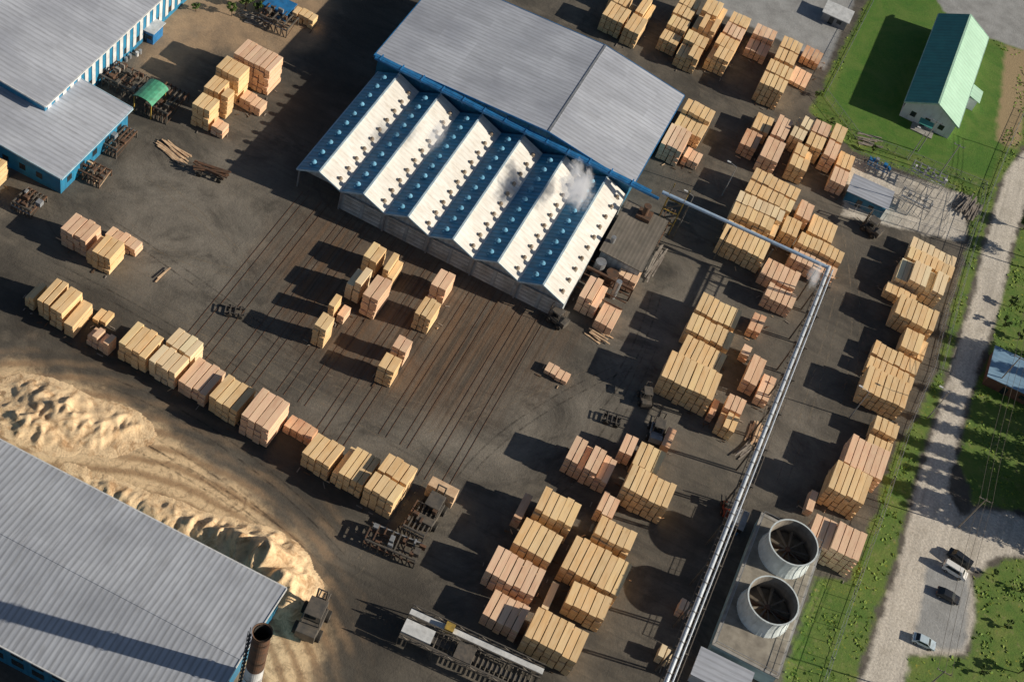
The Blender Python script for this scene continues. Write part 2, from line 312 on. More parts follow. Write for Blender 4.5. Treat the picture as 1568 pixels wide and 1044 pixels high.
# ---------------- lumber stacks ----------------
TONES={'y':(.97,.66,.34),'p':(.94,.61,.42),'r':(.76,.41,.25),'w':(.98,.77,.50)}
rw=-.06
ST=[
(357,82,436,86,6,'p'),(327,106,385,102,6,'y'),(312,132,364,124,5,'y'),(294,158,340,152,5,'y'),(330,142,362,138,5,'y'),(322,192,354,188,2,'p'),(365,150,412,153,2,'p'),(448,18,490,22,2,'y'),
(92,350,160,345,4,'p'),(130,378,193,370,4,'y'),(165,352,215,375,2,'p'),(-25,258,14,245,4,'y'),
(36,450,76,432,3,'y'),(57,458,108,432,4,'y'),(75,472,130,446,4,'y'),(95,487,148,460,4,'y'),(138,484,177,478,1,'y'),
(132,508,182,512,3,'p',rw),(180,524,255,514,4,'y',rw),(228,550,316,521,4,'w',rw),(272,582,348,568,3,'p',rw),(320,606,393,596,4,'y',rw),(368,634,450,617,5,'y',rw),(432,648,495,655,2,'r',rw),(460,690,532,683,4,'y',rw),(507,716,587,702,4,'y',rw),(557,744,641,717,5,'y',rw),
(556,392,594,380,4,'y'),(532,427,572,412,5,'y'),(585,412,622,395,4,'y'),(556,450,602,430,5,'y'),(507,462,533,450,5,'y'),(510,478,541,468,2,'y'),(480,497,515,485,5,'y'),
(660,434,700,420,4,'p'),(635,478,678,463,4,'y'),(600,530,634,522,4,'p'),(578,560,617,550,4,'y'),(834,565,876,572,1,'p'),
(922,22,968,16,4,'y'),(955,42,995,28,4,'y'),(972,18,1008,2,4,'y'),(932,-2,975,-12,3,'y'),
(1012,52,1060,34,4,'y'),(1030,18,1075,2,4,'y'),(1035,76,1092,52,4,'y'),(1058,42,1118,10,5,'y'),(1085,82,1135,62,4,'y'),(1105,50,1153,28,4,'y'),(1143,68,1193,48,3,'p'),
(1163,125,1218,104,5,'y'),(1185,88,1235,68,5,'y'),(1225,85,1263,80,2,'r'),(1207,122,1245,112,1,'p'),
(1012,218,1068,203,4,'p'),(1033,188,1098,168,4,'y'),(1040,237,1078,235,2,'p'),
(1133,218,1170,205,3,'r'),(1150,195,1187,183,3,'y'),(1163,237,1206,218,4,'p'),(1180,205,1222,180,4,'p'),
(1208,250,1250,228,4,'y'),(1208,205,1252,185,4,'w'),(1228,218,1278,192,4,'y'),(1258,235,1305,198,4,'p'),(1265,272,1312,240,3,'p'),
(1137,300,1228,288,4,'y'),(1118,325,1212,320,5,'y'),(1102,365,1192,368,4,'y'),(1218,328,1252,316,3,'p'),(1232,352,1285,345,2,'y'),(1190,350,1240,338,4,'y'),(1205,385,1295,385,4,'p'),
(1155,420,1228,418,3,'p'),(1170,452,1225,444,3,'p'),
(887,452,945,438,4,'p'),(945,420,985,415,3,'p'),(900,485,955,472,2,'p'),
(1062,480,1138,476,4,'y'),(1045,512,1130,504,4,'y'),(1038,543,1120,530,4,'y'),(1012,574,1115,574,5,'y'),(1145,502,1175,485,2,'r'),(1134,540,1157,530,2,'p'),(1135,580,1180,552,3,'p'),(1152,605,1190,580,2,'p'),(1098,648,1145,612,3,'y'),(1078,630,1103,612,2,'r'),
(1388,398,1470,388,3,'y'),(1372,428,1456,416,4,'y'),(1352,452,1408,442,2,'p'),(1370,480,1442,468,4,'y'),
(1378,532,1427,516,3,'y'),(1330,558,1415,545,3,'y'),(1320,594,1398,585,4,'y'),
(1328,682,1380,650,3,'y'),(1290,712,1366,688,4,'p'),(1268,745,1340,722,5,'y'),(1233,778,1256,752,2,'y'),(1240,822,1330,815,5,'y'),
(865,702,950,700,4,'y'),(947,690,980,672,3,'p'),(967,708,1022,690,3,'y'),(1012,680,1038,658,2,'r'),(952,748,1038,742,5,'y'),(912,780,955,758,3,'p'),
(785,790,830,762,3,'r'),(812,775,893,772,5,'y'),(780,828,865,818,4,'y'),(742,874,838,872,4,'p'),(738,940,815,927,3,'p'),
(905,825,978,815,5,'y'),(858,870,975,850,4,'y'),(865,920,942,912,4,'y'),(803,972,905,965,5,'y'),(828,928,860,890,2,'w'),
(1038,930,1062,922,2,'p'),(1007,1002,1033,994,2,'r'),
]
RC=[]
for s_ in ST:
    lv=s_[4];h=lv*1.16;l=Vector(site(s_[0],s_[1],h));r=Vector(site(s_[2],s_[3],h));rot=s_[6] if len(s_)>6 else 0.
    d=r-l;c,s=math.cos(-rot),math.sin(-rot);W=max(1.3,d.x*c-d.y*s);D=max(2.8,abs(d.x*s+d.y*c));ct=(l+r)/2
    RC.append([ct.x,ct.y,W,D,lv,s_[5],rot])
for it in range(5):
    for i in range(len(RC)):
        for j in range(i):
            a,b=RC[i],RC[j];dx=a[0]-b[0];dy=a[1]-b[1];ox=(a[2]+b[2])/2+.5-abs(dx);oy=(a[3]+b[3])/2+.5-abs(dy)
            if ox>0 and oy>0:
                k=0 if ox<oy else 1;o=ox if k==0 else oy;mn=1.3 if k==0 else 2.6;sg=1 if (dx if k==0 else dy)>0 else -1
                for q_,sn in((a,sg),(b,-sg)):
                    sh=min(o/2,max(0,q_[2+k]-mn)); q_[2+k]-=sh; q_[k]+=sn*(sh/2+(o/2-sh))
def stack(cx,cy,W,D,lv,tone,rot):
    ph=1.16; rot+=math.radians(R.uniform(-1.6,1.6))
    nx=max(1,round(W/1.3)); ny=max(1,round(D/5.2)); pw=W/nx; pl=D/ny
    V=[];Fc=[];C=[];mi=[]
    def bx(x0,x1,y0,y1,z0,z1,col,m):
        o=len(V)
        V.extend([(x0,y0,z0),(x1,y0,z0),(x1,y1,z0),(x0,y1,z0),(x0,y0,z1),(x1,y0,z1),(x1,y1,z1),(x0,y1,z1)])
        for f in((4,5,6,7),(0,1,5,4),(1,2,6,5),(2,3,7,6),(3,0,4,7),(0,3,2,1)): Fc.append([o+i for i in f]); mi.append(m)
        C.extend([col]*24)
    for j in range(ny):
        drop=[0]*nx
        if lv>2:
            if R.random()<.25: 
                for i in range(R.randint(1,max(1,nx//2))): drop[i if R.random()<.5 else nx-1-i]=1
            if ny>1 and R.random()<.18: drop=[1]*nx
        rt=TONES[tone if R.random()<.8 else R.choice('ypw')]; lf=R.uniform(.0,.5)
        colb=[R.uniform(.84,1.08) for _ in range(nx)]
        for i in range(nx):
            for k in range(lv-drop[i]):
                e=R.uniform(-.05,.05); f=R.uniform(-.2,.2)
                b=colb[i]*R.uniform(.93,1.06); wr=R.uniform(-.05,.05)
                col=(min(1,rt[0]*b),rt[1]*b*(1+wr),rt[2]*b*(1+2*wr),1)
                x0=-W/2+i*pw+.07+e;x1=x0+pw-.15; y0=-D/2+j*pl+.1+f;y1=y0+pl-.25-lf
                z0=k*ph+.17; z1=(k+1)*ph+R.uniform(-.05,0) if k==lv-drop[i]-1 else (k+1)*ph
                bx(x0,x1,y0,y1,z0,z1,col,0)
                for yy in (y0+.5,(y0+y1)/2,y1-.6): bx(x0+.03,x1-.03,yy,yy+.12,z0-.168,z0-.001,(.1,.06,.03,1),1)
    me=bpy.data.meshes.new("lumber_stack"); me.from_pydata(V,[],Fc); me.materials.append(wood); me.materials.append(bearer)
    me.polygons.foreach_set('material_index',mi)
    ca=me.color_attributes.new(name="tint",type='FLOAT_COLOR',domain='CORNER')
    ca.data.foreach_set('color',np.array(C,dtype=np.float32).ravel())
    o=bpy.data.objects.new("lumber_stack",me); S.collection.objects.link(o); o.location=(cx,cy,0.004); o.rotation_euler=(0,0,rot)
for r_ in RC: stack(*r_)
lw=pm("loose_lumber",(.80,.58,.38),(.6,.40,.25),1.2,.8); gw=pm("weathered_timber",(.36,.32,.28),(.22,.19,.17),1.2,.9)
m=MB()
for r_ in RC:
    for _ in range(3):
        sx=R.choice((-1,1));x=r_[0]+R.uniform(-.5,.5)*r_[2]*1.2;y=r_[1]+R.uniform(-.5,.5)*r_[3]
        if R.random()<.5:x=r_[0]+sx*(r_[2]/2+R.uniform(.2,1.2))
        else:y=r_[1]-r_[3]/2-R.uniform(.3,1.2)
        a=R.choice((0,1.57,R.uniform(0,3)));l=R.uniform(.3,1.3);d=Vector((math.cos(a),math.sin(a),0))*l/2
        m.beam(Vector((x,y,.12))-d,Vector((x,y,.13))+d,R.uniform(.1,.2),.1,R.choice((0,1,1,2,2)))
m.obj("timber_offcuts",[lw,gw,bearer])
def planks(u,v,n,L,spread,rot,mat,name="loose_plank_pile",h=.8):
    x,y=site(u,v); m=MB()
    for i in range(n):
        a=R.gauss(0,.08); l=L*R.uniform(.6,1); ox=R.uniform(-spread,spread); oy=R.uniform(-1,1); z=.1+h*R.random()*(1-abs(ox)/spread)
        d=Vector((math.sin(a),math.cos(a),0))*l/2
        m.beam(Vector((ox,oy,z))-d,Vector((ox,oy,z+R.uniform(-.05,.05)))+d,.28,.08,0)
    m.obj(name,[mat],(x,y,0),rot)
planks(267,234,26,7,1.4,-1.75,lw); planks(917,515,14,4,1.5,-1.7,lw); planks(252,420,2,5,.3,-.05,lw); planks(1480,318,50,7,3,-.2,gw,"weathered_timber_pile",1.6)
planks(1155,665,16,6,1.2,.0,lw); planks(1000,405,22,10,1.3,.0,gw,"weathered_timber_pile",1.2); planks(375,158,12,5,2,-1.6,lw); planks(1140,690,8,5,1,-.3,gw,"weathered_timber_pile")
planks(55,255,18,5,2.5,-1.5,lw); planks(390,30,20,6,2,-1.2,gw,"weathered_timber_pile"); planks(1330,215,14,6,2,-1.2,gw,"weathered_timber_pile",.4)
# ---------------- kiln building ----------------
def kiln():
    e=empty("drying_kiln_building",(-72,172,0)); W=57.6; D=33.5; eh=5.5; rh=7.75; n=6; bw=W/n
    rb,rwt,tr,wl,dr,vb,vr,po=[MB() for _ in range(8)]
    for i in range(n):
        x0=i*bw;xm=x0+bw*.48;x1=x0+bw
        rb.slab([(x0,-.7,eh),(xm,-.7,rh),(xm,D,rh),(x0,D,eh)],.14)
        rwt.slab([(xm,-.7,rh),(x1,-.7,eh),(x1,D,eh),(xm,D,rh)],.14)
        tr.box(xm-.18,xm+.18,-.72,D,rh-.02,rh+.1)
        tr.box(x0-.18,x0+.18,-.72,D,eh-.25,eh+.03)
        for p,q in(((x0,eh),(xm,rh)),((xm,rh),(x1,eh))): tr.beam((p[0],-.78,p[1]-.08),(q[0],-.78,q[1]-.08),.1,.34)
        wl.add([(x0,0,eh-.2),(x1,0,eh-.2),(xm,0,rh-.2)],[(0,1,2)],0)
        if i>0 :
            wl.box(x0+.02,x1-.02,0,.3,0,eh-.2)
            for a in(.08,.54):
                dr.box(x0+a*bw,x0+(a+.38)*bw,-.12,-.01,.15,4.7)
                for zz in(.9,1.9,2.9,3.9): po.box(x0+a*bw,x0+(a+.38)*bw,-.2,-.13,zz,zz+.09)
            po.box(x0-.15,x0+.15,-.35,-.02,0,eh-.25)
            po.box(x0,x1,-.45,-.15,4.8,5.0)
        else:
            for yy in np.linspace(0,D-1,7): po.box(x0+.1,x0+.35,yy,yy+.25,0,eh-.2)
        for k in range(10):
            y=1.4+k*(D-2.6)/9.4
            for fx,mb,s in((.24,vb,.95),(.86,vr,.66)):
                x=x0+fx*bw; z=eh+(rh-eh)*(fx/.48 if fx<.48 else (1-fx)/.52)
                mb.cyl((x,y,z-.1),(x,y,z+.6*s),.38*s,.38*s,10,0); mb.cyl((x,y,z+.6*s),(x,y,z+.8*s),.62*s,.55*s,10,0); mb.cyl((x,y,z+.8*s),(x,y,z+1.05*s),.55*s,.08,10,0)
                mb.box(x-.6*s,x+.6*s,y-.6*s,y+.6*s,z-.35,z+.15,1)
    wl.box(0,W,D-.35,D-.05,0,eh-.2); wl.box(W-.3,W-.01,.3,D-.35,0,eh-.2); wl.box(bw,bw+.3,.3,D-.35,0,eh-.2)
    rb.obj("roof_blue_slopes",[roofblue],parent=e); rwt.obj("roof_white_slopes",[roofwhite],parent=e)
    tr.obj("ridge_and_gutter_trim",[paleblue],parent=e)
    wl.obj("walls",[kilnwall],parent=e); dr.obj("kiln_doors",[pm("kiln_door",(.58,.62,.63),(.32,.31,.29),.4,.7)],parent=e)
    vbm=pm("vent_blue",(.20,.50,.74),(.07,.25,.40),1.)
    vb.obj("blue_roof_vents",[vbm,vbm],parent=e); vr.obj("rusty_roof_vents",[pm("vent_rust",(.42,.34,.26),(.22,.16,.11),1.),pm("vent_base",(.6,.54,.47),(.4,.34,.28),1.)],parent=e)
    po.obj("door_frames",[galv],parent=e)
kiln()
rt=MB()
for i in range(6):
    xc=-72+9.6*i+4.8
    for a in(-2.9,-1.5,1.3,2.7): rt.box(xc+a-.05,xc+a+.05,126-(i%2)*5+i,171.5,.03,.07)
rt.obj("kiln_rail_track",[rust])
# ---------------- gabled buildings ----------------
def gable_y(name,x0,x1,y0,y1,eh,ridge_x,rh,eh2,roofm,wallm,trimm,windows=True,roof_m2=None,ridgem=None):
    e=empty(name,(x0,y0,0)); W=x1-x0;D=y1-y0;rx=ridge_x-x0;o=.6
    r=MB(); r.slab([(-o,-o,eh),(rx,-o,rh),(rx,D+o,rh),(-o,D+o,eh)],.15,0); r.slab([(rx,-o,rh),(W+o,-o,eh2),(W+o,D+o,eh2),(rx,D+o,rh)],.15,1)
    r.obj("roof",[roofm,roof_m2 or roofm],parent=e)
    w=MB()
    for y in(0.,D):
        w.add([(0,y,0),(W,y,0),(W,y,eh2-.15),(rx,y,rh-.17),(0,y,eh-.15)],[(0,1,2,3,4) if y==0 else (4,3,2,1,0)])
    w.add([(0,0,0),(0,D,0),(0,D,eh-.15),(0,0,eh-.15)],[(3,2,1,0)]); w.add([(W,0,0),(W,D,0),(W,D,eh2-.15),(W,0,eh2-.15)],[(0,1,2,3)])
    w.obj("walls",[wallm],parent=e)
    t=MB(); t.box(W+o,W+o+.2,-o,D+o,eh2-.3,eh2-.02); t.box(-o-.2,-o,-o,D+o,eh-.3,eh-.02)
    for ys in(-o-.08,D+o+.08): t.beam((-o,ys,eh-.1),(rx,ys,rh-.1),.14,.35);t.beam((rx,ys,rh-.1),(W+o,ys,eh2-.1),.14,.35)
    t.obj("trim",[trimm],parent=e)
    t=MB(); t.box(rx-.25,rx+.25,-o,D+o,rh-.05,rh+.1); t.obj("ridge_cap",[ridgem or galv],parent=e)
    if windows:
        g_=MB(); yy=2
        while yy<D-3:
            g_.box(W+.01,W+.06,yy,yy+1.4,1.4,2.8); g_.box(-.06,-.01,yy,yy+1.4,1.4,2.8); yy+=4
        xx=2
        while xx<W-2: g_.box(xx,xx+1.3,-.06,-.01,1.4,2.8); xx+=3.6
        g_.obj("windows",[glass],parent=e)
    return e
def gable_x(name,x0,x1,y0,y1,eh,ry,rh,roofm,wallm,trimm,rot=0):
    e=empty(name,(x0,y0,0),rot); W=x1-x0;D=y1-y0;r_=ry-y0;o=.5
    r=MB(); r.slab([(-o,-o,eh),(W+o,-o,eh),(W+o,r_,rh),(-o,r_,rh)],.15); r.slab([(-o,r_,rh),(W+o,r_,rh),(W+o,D+o,eh),(-o,D+o,eh)],.15)
    r.obj("roof",[roofm],parent=e)
    w=MB()
    w.add([(0,0,0),(W,0,0),(W,0,eh-.15),(0,0,eh-.15)],[(0,1,2,3)]); w.add([(0,D,0),(W,D,0),(W,D,eh-.15),(0,D,eh-.15)],[(3,2,1,0)])
    for x in(0,W): w.add([(x,0,0),(x,D,0),(x,D,eh-.15),(x,r_,rh-.17),(x,0,eh-.15)],[(0,1,2,3,4)])
    w.obj("walls",[wallm],parent=e)
    t=MB(); t.box(-o,W+o,-o-.22,-o,eh-.35,eh-.02); t.box(-o,W+o,D+o,D+o+.22,eh-.35,eh-.02)
    for ys,ye in((-o,r_),(r_,D+o)): t.beam((W+o+.08,ys,(eh if ys<0 else rh)-.1),(W+o+.08,ye,(rh if ys<0 else eh)-.1),.14,.4)
    t.obj("trim",[trimm],parent=e)
    t=MB(); t.box(-o,W+o,r_-.18,r_+.18,rh-.04,rh+.05); t.obj("ridge_cap",[roofm],parent=e)
    g_=MB(); xx=2
    while xx<W-2: g_.box(xx,xx+2,-.07,-.01,1.5,3.2); g_.box(xx,xx+2,-.07,-.01,4.5,5.8); xx+=3.4
    g_.obj("windows",[glass],parent=e)
    return e
gable_y("storage_shed",-73,-14.5,206.6,238,9,-34,11.2,8.4,roofgrey_y,wallblue,bluep,False)
gable_x("sawmill_hall",-115,-29.8,64.2,91,7.5,77.5,9.4,roofgrey_x,wallblue,whitep,.012)
e=gable_y("planer_mill",-170,-117,155.4,260,8,-143,10.5,8,roofgrey_y,wallblue_y,whitep,True)
gable_y("mill_annex",-160,-106,144.4,166,5.2,-128,6.6,5,roofgrey_y,wallblue_y,paleblue,True)
st=MB()
for k in range(44): st.box(53.07,53.12,.8+k*2.35,1.9+k*2.35,1.2,7.6)
st.obj("cladding_strips",[whitep],parent=e)
h=gable_y("white_house",32.4,45,277.5,316,4.6,38.7,8.2,4.6,greenroof,housewall,pm("pale_green_trim",(.45,.68,.58)),True,mintroof,mintroof)
pch=MB(); pch.slab([(12.6,14,4.2),(16.5,14,3.1),(16.5,19,3.1),(12.6,19,4.2)],.15,0); pch.box(12.6,16,14.4,18.6,0,3,1); pch.obj("porch",[mintroof,housewall],parent=h)
pch=MB(); pch.slab([(4.5,-.5,2.6),(8,-.5,2.6),(8,-2.4,2.3),(4.5,-2.4,2.3)],.12,0); pch.box(5.2,6.4,-.08,-.02,0,2.2,1); pch.box(3.5,9,-3,-.02,.01,.25,2); pch.obj("entrance",[greenroof,glass,conc],parent=h)
def hut():
    x0,y0=-13.2,188.5; e=empty("boiler_house",(x0,y0,0)); m=MB(); m.box(0,8.6,0,15.5,0,5.2,0); m.slab([(-.4,-.5,5.7),(9,-.5,5.4),(9,15.8,5.4),(-.4,15.8,5.7)],.2,1); m.obj("shell",[kilnwall,darkroof],parent=e)
    m=MB(); m.cyl((4,13.5,5.5),(4,13.5,8.6),.7,.6,16,0); m.cyl((4,13.5,8.6),(4,13.5,8.8),.8,.8,16,0); m.box(2.6,5.6,12.2,15,5.5,6.4,0)
    m.cyl((1,3,5.6),(1,3,7.2),.5,.5,12,1); m.cyl((1.,-2,0),(1.,-2,4.6),1.1,1.1,16,1); m.cyl((4,-2.4,0),(4,-2.4,3.6),1.3,1.3,16,0); m.cyl((6,-5,0),(6,-5,5),.6,.6,16,1); m.cyl((2,-6,0),(2,-6,2.6),1.,1.,16,1)
    m.beam((-1,-4,3.5),(9,-4,3.5),.5,.5,0); m.beam((-1,-4,0),(-1,-4,3.5),.3,.3,0); m.beam((9,-4,0),(9,-4,3.5),.3,.3,0)
    for k in range(5): m.beam((-1,-9+k*2,2.5),(9,-9+k*2,2.5),.2,.2,0)
    m.obj("flue_and_tanks",[rust,galv],parent=e)
hut()
def pipe():
    e=empty("overhead_steam_pipe"); y=205.6; m=MB(); n=MB(); t=MB()
    m.box(-73.5,-10,y-.75,y+.05,9.3,9.75,0); m.cyl((-73,y-1.0,9.4),(-8,y-1.0,9.4),.35,.35,12,0)
    for x in np.arange(-72,-10,4.8): m.box(x,x+.25,y-1.3,y+.5,9.0,9.85,0)
    m.obj("blue_header",[bluep],parent=e)
    n.cyl((-8,y+.6,10),(28.6,208,10),.38,.38,14,0); n.cyl((28.6,208.3,10),(28.8,90,9.6),.42,.42,14,1); n.cyl((29.6,208.3,9.7),(29.8,90,9.3),.16,.16,8,1)
    for yy in np.arange(91,208,3.0): n.cyl((28.75,yy,9.65+(yy-90)*.0034),(28.75,yy+.12,9.65+(yy-90)*.0034),.47,.47,14,2,False)
    n.obj("insulated_pipes",[pm("blue_white_pipe",(.45,.58,.75),(.3,.45,.66),.5,.4),pm("insulation_jacket",(.62,.68,.76),(.45,.5,.58),.5,.4,.3),steel],parent=e)
    for x in np.arange(-2,28,9.5):
        t.beam((x,206,0),(x,206,9.6),.3,.3);t.beam((x-.9,207.2,9.5),(x+.9,207.2,9.5),.2,.2)
    for yy in np.arange(96,208,9):
        t.beam((28,yy,0),(28.3,yy,9.4),.28,.28);t.beam((30.4,yy,0),(30.1,yy,9.2),.28,.28);t.beam((27.8,yy,9.1),(30.6,yy,9.1),.25,.3)
        t.beam((28.1,yy,4.5),(30.3,yy,7.5),.12,.12)
    for yy in np.arange(92,208,1.5): t.box(28.0,30.2,yy,yy+.12,8.85,8.97)
    t.beam((27.9,92,8.95),(27.9,207,8.95),.15,.15); t.beam((30.5,92,8.95),(30.5,207,8.95),.15,.15)
    X,Y=-6.5,206.3
    for dx in(0,3.4):
        for dy in(0,3.4): t.beam((X+dx,Y+dy,0),(X+dx,Y+dy,10.4),.2,.2,1)
    for zz in(3,6,9.2):
        for a,b in(((X,Y),(X+3.4,Y)),((X+3.4,Y),(X+3.4,Y+3.4)),((X+3.4,Y+3.4),(X,Y+3.4)),((X,Y+3.4),(X,Y))): t.beam((*a,zz),(*b,zz),.14,.14,1)
        t.beam((X,Y,zz-3),(X+3.4,Y,zz),.15,.4,0)
    t.box(X,X+3.4,Y,Y+3.4,9.3,9.36,0)
    t.obj("trestles",[steel,yellowp],parent=e)
pipe()
m=MB(); m.cyl((0,0,0),(0,0,15),1.5,1.3,28,1,False); m.cyl((0,0,15),(0,0,26),1.3,1.25,28,0,False); m.cyl((0,0,26),(0,0,15),1.1,1.1,28,2,False)
for zz in(6,12,18,24,25.7): m.cyl((0,0,zz),(0,0,zz+.25),1.5,1.5,28,0,False)
m.cyl((0,0,26.0),(0,0,26.1),1.25,1.4,28,0,False)
for a in range(18): m.box(-1.9,-1.5,-.3,.3,1+a*1.3,1.1+a*1.3,3)
for s_ in(-.3,.3): m.beam((-1.9,s_,0),(-1.9,s_,25),.08,.08,3)
cx,cy=site(402,968,26); m.obj("chimney_stack",[rust,whitep,rubber,steel],(cx,cy,0))
def towers():
    e=empty("cooling_tower_station",(34.6,121.3,0)); b=MB()
    b.box(0,11.6,0,28.5,0,3.7,0); b.box(-.25,11.85,-.25,28.75,3.71,3.95,1); b.box(.3,11.3,.3,28.2,3.96,4.0,2)
    for x in(.1,11.5):
        for y in np.arange(0,28.6,2.35): b.beam((x,y,3.9),(x,y,5),.06,.06,3)
        b.beam((x,0,5),(x,28.4,5),.07,.07,3); b.beam((x,0,4.5),(x,28.4,4.5),.05,.05,3)
    for y in(.1,28.4):
        b.beam((.1,y,5),(11.5,y,5),.07,.07,3)
    b.obj("basin_building",[pm("teal_white_wall",(.50,.70,.74),(.35,.52,.57),.5,.7,0,axis='Y',period=1.5),conc,pm("concrete_deck",(.36,.33,.28),(.20,.18,.155),.5,.9),galv],parent=e)
    for cy in(10.0,22.6):
        c=(5.9,cy); f=MB(); n=40; prof=[(4.75,4.0),(4.45,5.0),(4.25,6.2),(4.25,7.4),(4.5,8.5)]
        for k in range(4): f.cyl((c[0],c[1],prof[k][1]),(c[0],c[1],prof[k+1][1]),prof[k][0],prof[k+1][0],n,0,False)
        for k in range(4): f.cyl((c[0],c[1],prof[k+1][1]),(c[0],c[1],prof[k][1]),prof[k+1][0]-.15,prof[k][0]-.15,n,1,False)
        vs=[];
        for r in(4.55,4.3):
            for i in range(n): vs.append((c[0]+r*math.cos(2*math.pi*i/n),c[1]+r*math.sin(2*math.pi*i/n),8.5))
        f.add(vs,[(i,(i+1)%n,(i+1)%n+n,i+n) for i in range(n)],0)
        for i in range(0,n,2):
            a=2*math.pi*i/n; ca,sa=math.cos(a),math.sin(a)
            for k in range(4): f.beam((c[0]+prof[k][0]*ca,c[1]+prof[k][0]*sa,prof[k][1]),(c[0]+prof[k+1][0]*ca,c[1]+prof[k+1][0]*sa,prof[k+1][1]),.14,.14,0)
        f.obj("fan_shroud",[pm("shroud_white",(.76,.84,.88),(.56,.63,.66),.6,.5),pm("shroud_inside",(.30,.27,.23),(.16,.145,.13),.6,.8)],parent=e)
        g_=MB(); g_.cyl((c[0],c[1],5.0),(c[0],c[1],6.0),.6,.5,16,0); g_.beam((c[0]-4.1,c[1],5.0),(c[0]+4.1,c[1],5.0),.4,.4,0); g_.beam((c[0],c[1]-4.1,5.0),(c[0],c[1]+4.1,5.0),.25,.25,0)
        for i in range(9):
            a=i*math.pi/4.5+cy; d=Vector((math.cos(a),math.sin(a),0)); p_=Vector((-d.y,d.x,0)); o=Vector((c[0],c[1],5.8))
            g_.slab([tuple(o+d*.5-p_*.12+Vector((0,0,.1))),tuple(o+d*.5+p_*.12-Vector((0,0,.1))),tuple(o+d*3.95+p_*.26-Vector((0,0,.1))),tuple(o+d*3.95-p_*.26+Vector((0,0,.1)))],.05,1)
        g_.obj("fan",[rust,pm("fan_blade",(.22,.19,.15),(.12,.10,.08),1,.7)],parent=e)
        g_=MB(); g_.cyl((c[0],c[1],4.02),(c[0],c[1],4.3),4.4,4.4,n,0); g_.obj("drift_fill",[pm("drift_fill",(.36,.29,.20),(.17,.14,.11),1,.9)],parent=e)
towers()
def flatshed(name,u0,v0,u1,v1,h,roofm,wallm,tilt=.4,D=None):
    a=site(u0,v0,h);b=site(u1,v1,h);W=b[0]-a[0];D=D or abs(b[1]-a[1]);e=empty(name,(a[0],min(a[1],b[1]),0));m=MB()
    m.box(0,W,0,D,0,h-.3,0);m.obj("walls",[wallm],parent=e);m=MB();m.slab([(-.4,-.4,h),(W+.4,-.4,h+tilt),(W+.4,D+.4,h+tilt),(-.4,D+.4,h)],.15);m.obj("roof",[roofm],parent=e)
    m=MB();m.box(W*.3,W*.3+1.2,-.06,-.01,0,2.1);m.box(W*.6,W*.6+1.2,-.06,-.01,1.1,2.1);m.obj("door_and_window",[glass],parent=e)
flatshed("pump_shed",1062,1030,1150,1032,3,roofgrey_y,whitep)
flatshed("electrical_substation_hut",1300,292,1366,296,3.2,roofgrey_y,wallblue)
flatshed("roadside_shed",1515,575,1610,573,3,pm("pale_blue_roof",(.30,.48,.66),(.2,.36,.54),.5,.5,0,axis='Y',period=1.2),pm("brown_boards",(.2,.1,.07)))
flatshed("security_cabin",210,40,250,38,3,whitep,bluep)
flatshed("waste_skip",405,6,455,4,2.2,bluep,bluep,.1,4); flatshed("equipment_container",1262,18,1310,10,2.6,whitep,greyp,.2,5)
flatshed("control_cabin",1118,800,1140,797,2.6,greyp,bluep,.1,3.5)
def infeed():
    x,y=site(205,170,0); e=empty("infeed_canopy",(x,y,0)); m=MB()
    for dx in(0,3.8):
        for dy in(0,5): m.beam((dx,dy,0),(dx,dy,4),.2,.2,0)
    n=8
    for i in range(n):
        a0=math.pi*i/n;a1=math.pi*(i+1)/n
        m.add([(2-2.2*math.cos(a0),-.4,4+1.1*math.sin(a0)),(2-2.2*math.cos(a1),-.4,4+1.1*math.sin(a1)),(2-2.2*math.cos(a1),5.5,4+1.1*math.sin(a1)),(2-2.2*math.cos(a0),5.5,4+1.1*math.sin(a0))],[(0,1,2,3)],1)
    m.obj("canopy",[yellowp,greenp],parent=e)
infeed()
# ---------------- machinery ----------------
def rack(name,u,v,w,d,h,rot=0,n=6,mats=None,thin=1.):
    x,y=site(u,v); m=MB(); mats=mats or [steel,rust,greyp]
    for i in range(n):
        xx=-w/2+w*i/(n-1)
        m.beam((xx,-d/2,h),(xx,d/2,h),.22*thin,.3*thin,R.choice((0,1)));
        for yy in(-d/2,d/2): m.beam((xx,yy,0),(xx,yy,h),.2*thin,.2*thin,0)
        m.beam((xx,-d/2,.2),(xx,d/2,h-.2),.1*thin,.1*thin,1)
    for yy in np.linspace(-d/2,d/2,4): m.beam((-w/2,yy,h-.3),(w/2,yy,h-.3),.22*thin,.22*thin,R.choice((0,0,1,2)))
    for k in range(int(w*1.2)):
        xx=R.uniform(-w/2,w/2); yy=R.uniform(-d/2,d/2-1); m.box(xx,xx+R.uniform(.3,1.2)*thin,yy,yy+R.uniform(.3,1.3)*thin,h,h+R.uniform(.3,1.1),R.choice((0,1,0,1,2)))
    m.cyl((-w/2,-d/2+.4,h+.2),(w/2,-d/2+.4,h+.2),.22*thin,.22*thin,10,0)
    m.obj(name,mats,(x,y,0),rot)
rack("log_infeed_conveyor",175,122,14,6,2.2,0,n=10,mats=[steel,rust,gw])
rack("log_infeed_conveyor",255,165,5,8,2.4,0)
rack("sorting_rack",180,220,4,7,1.8); rack("sorting_rack",140,268,6,4,1.6,mats=[rust,lw,steel]); rack("sorting_rack",45,315,4,5,1.6)
rack("debarker_line",600,838,9,4,1.8,.1,n=8); rack("debarker_line",640,805,4,6,2.4,0); rack("sorting_rack",425,38,7,5,2.2)
sm=[galv,greyp,whitep]
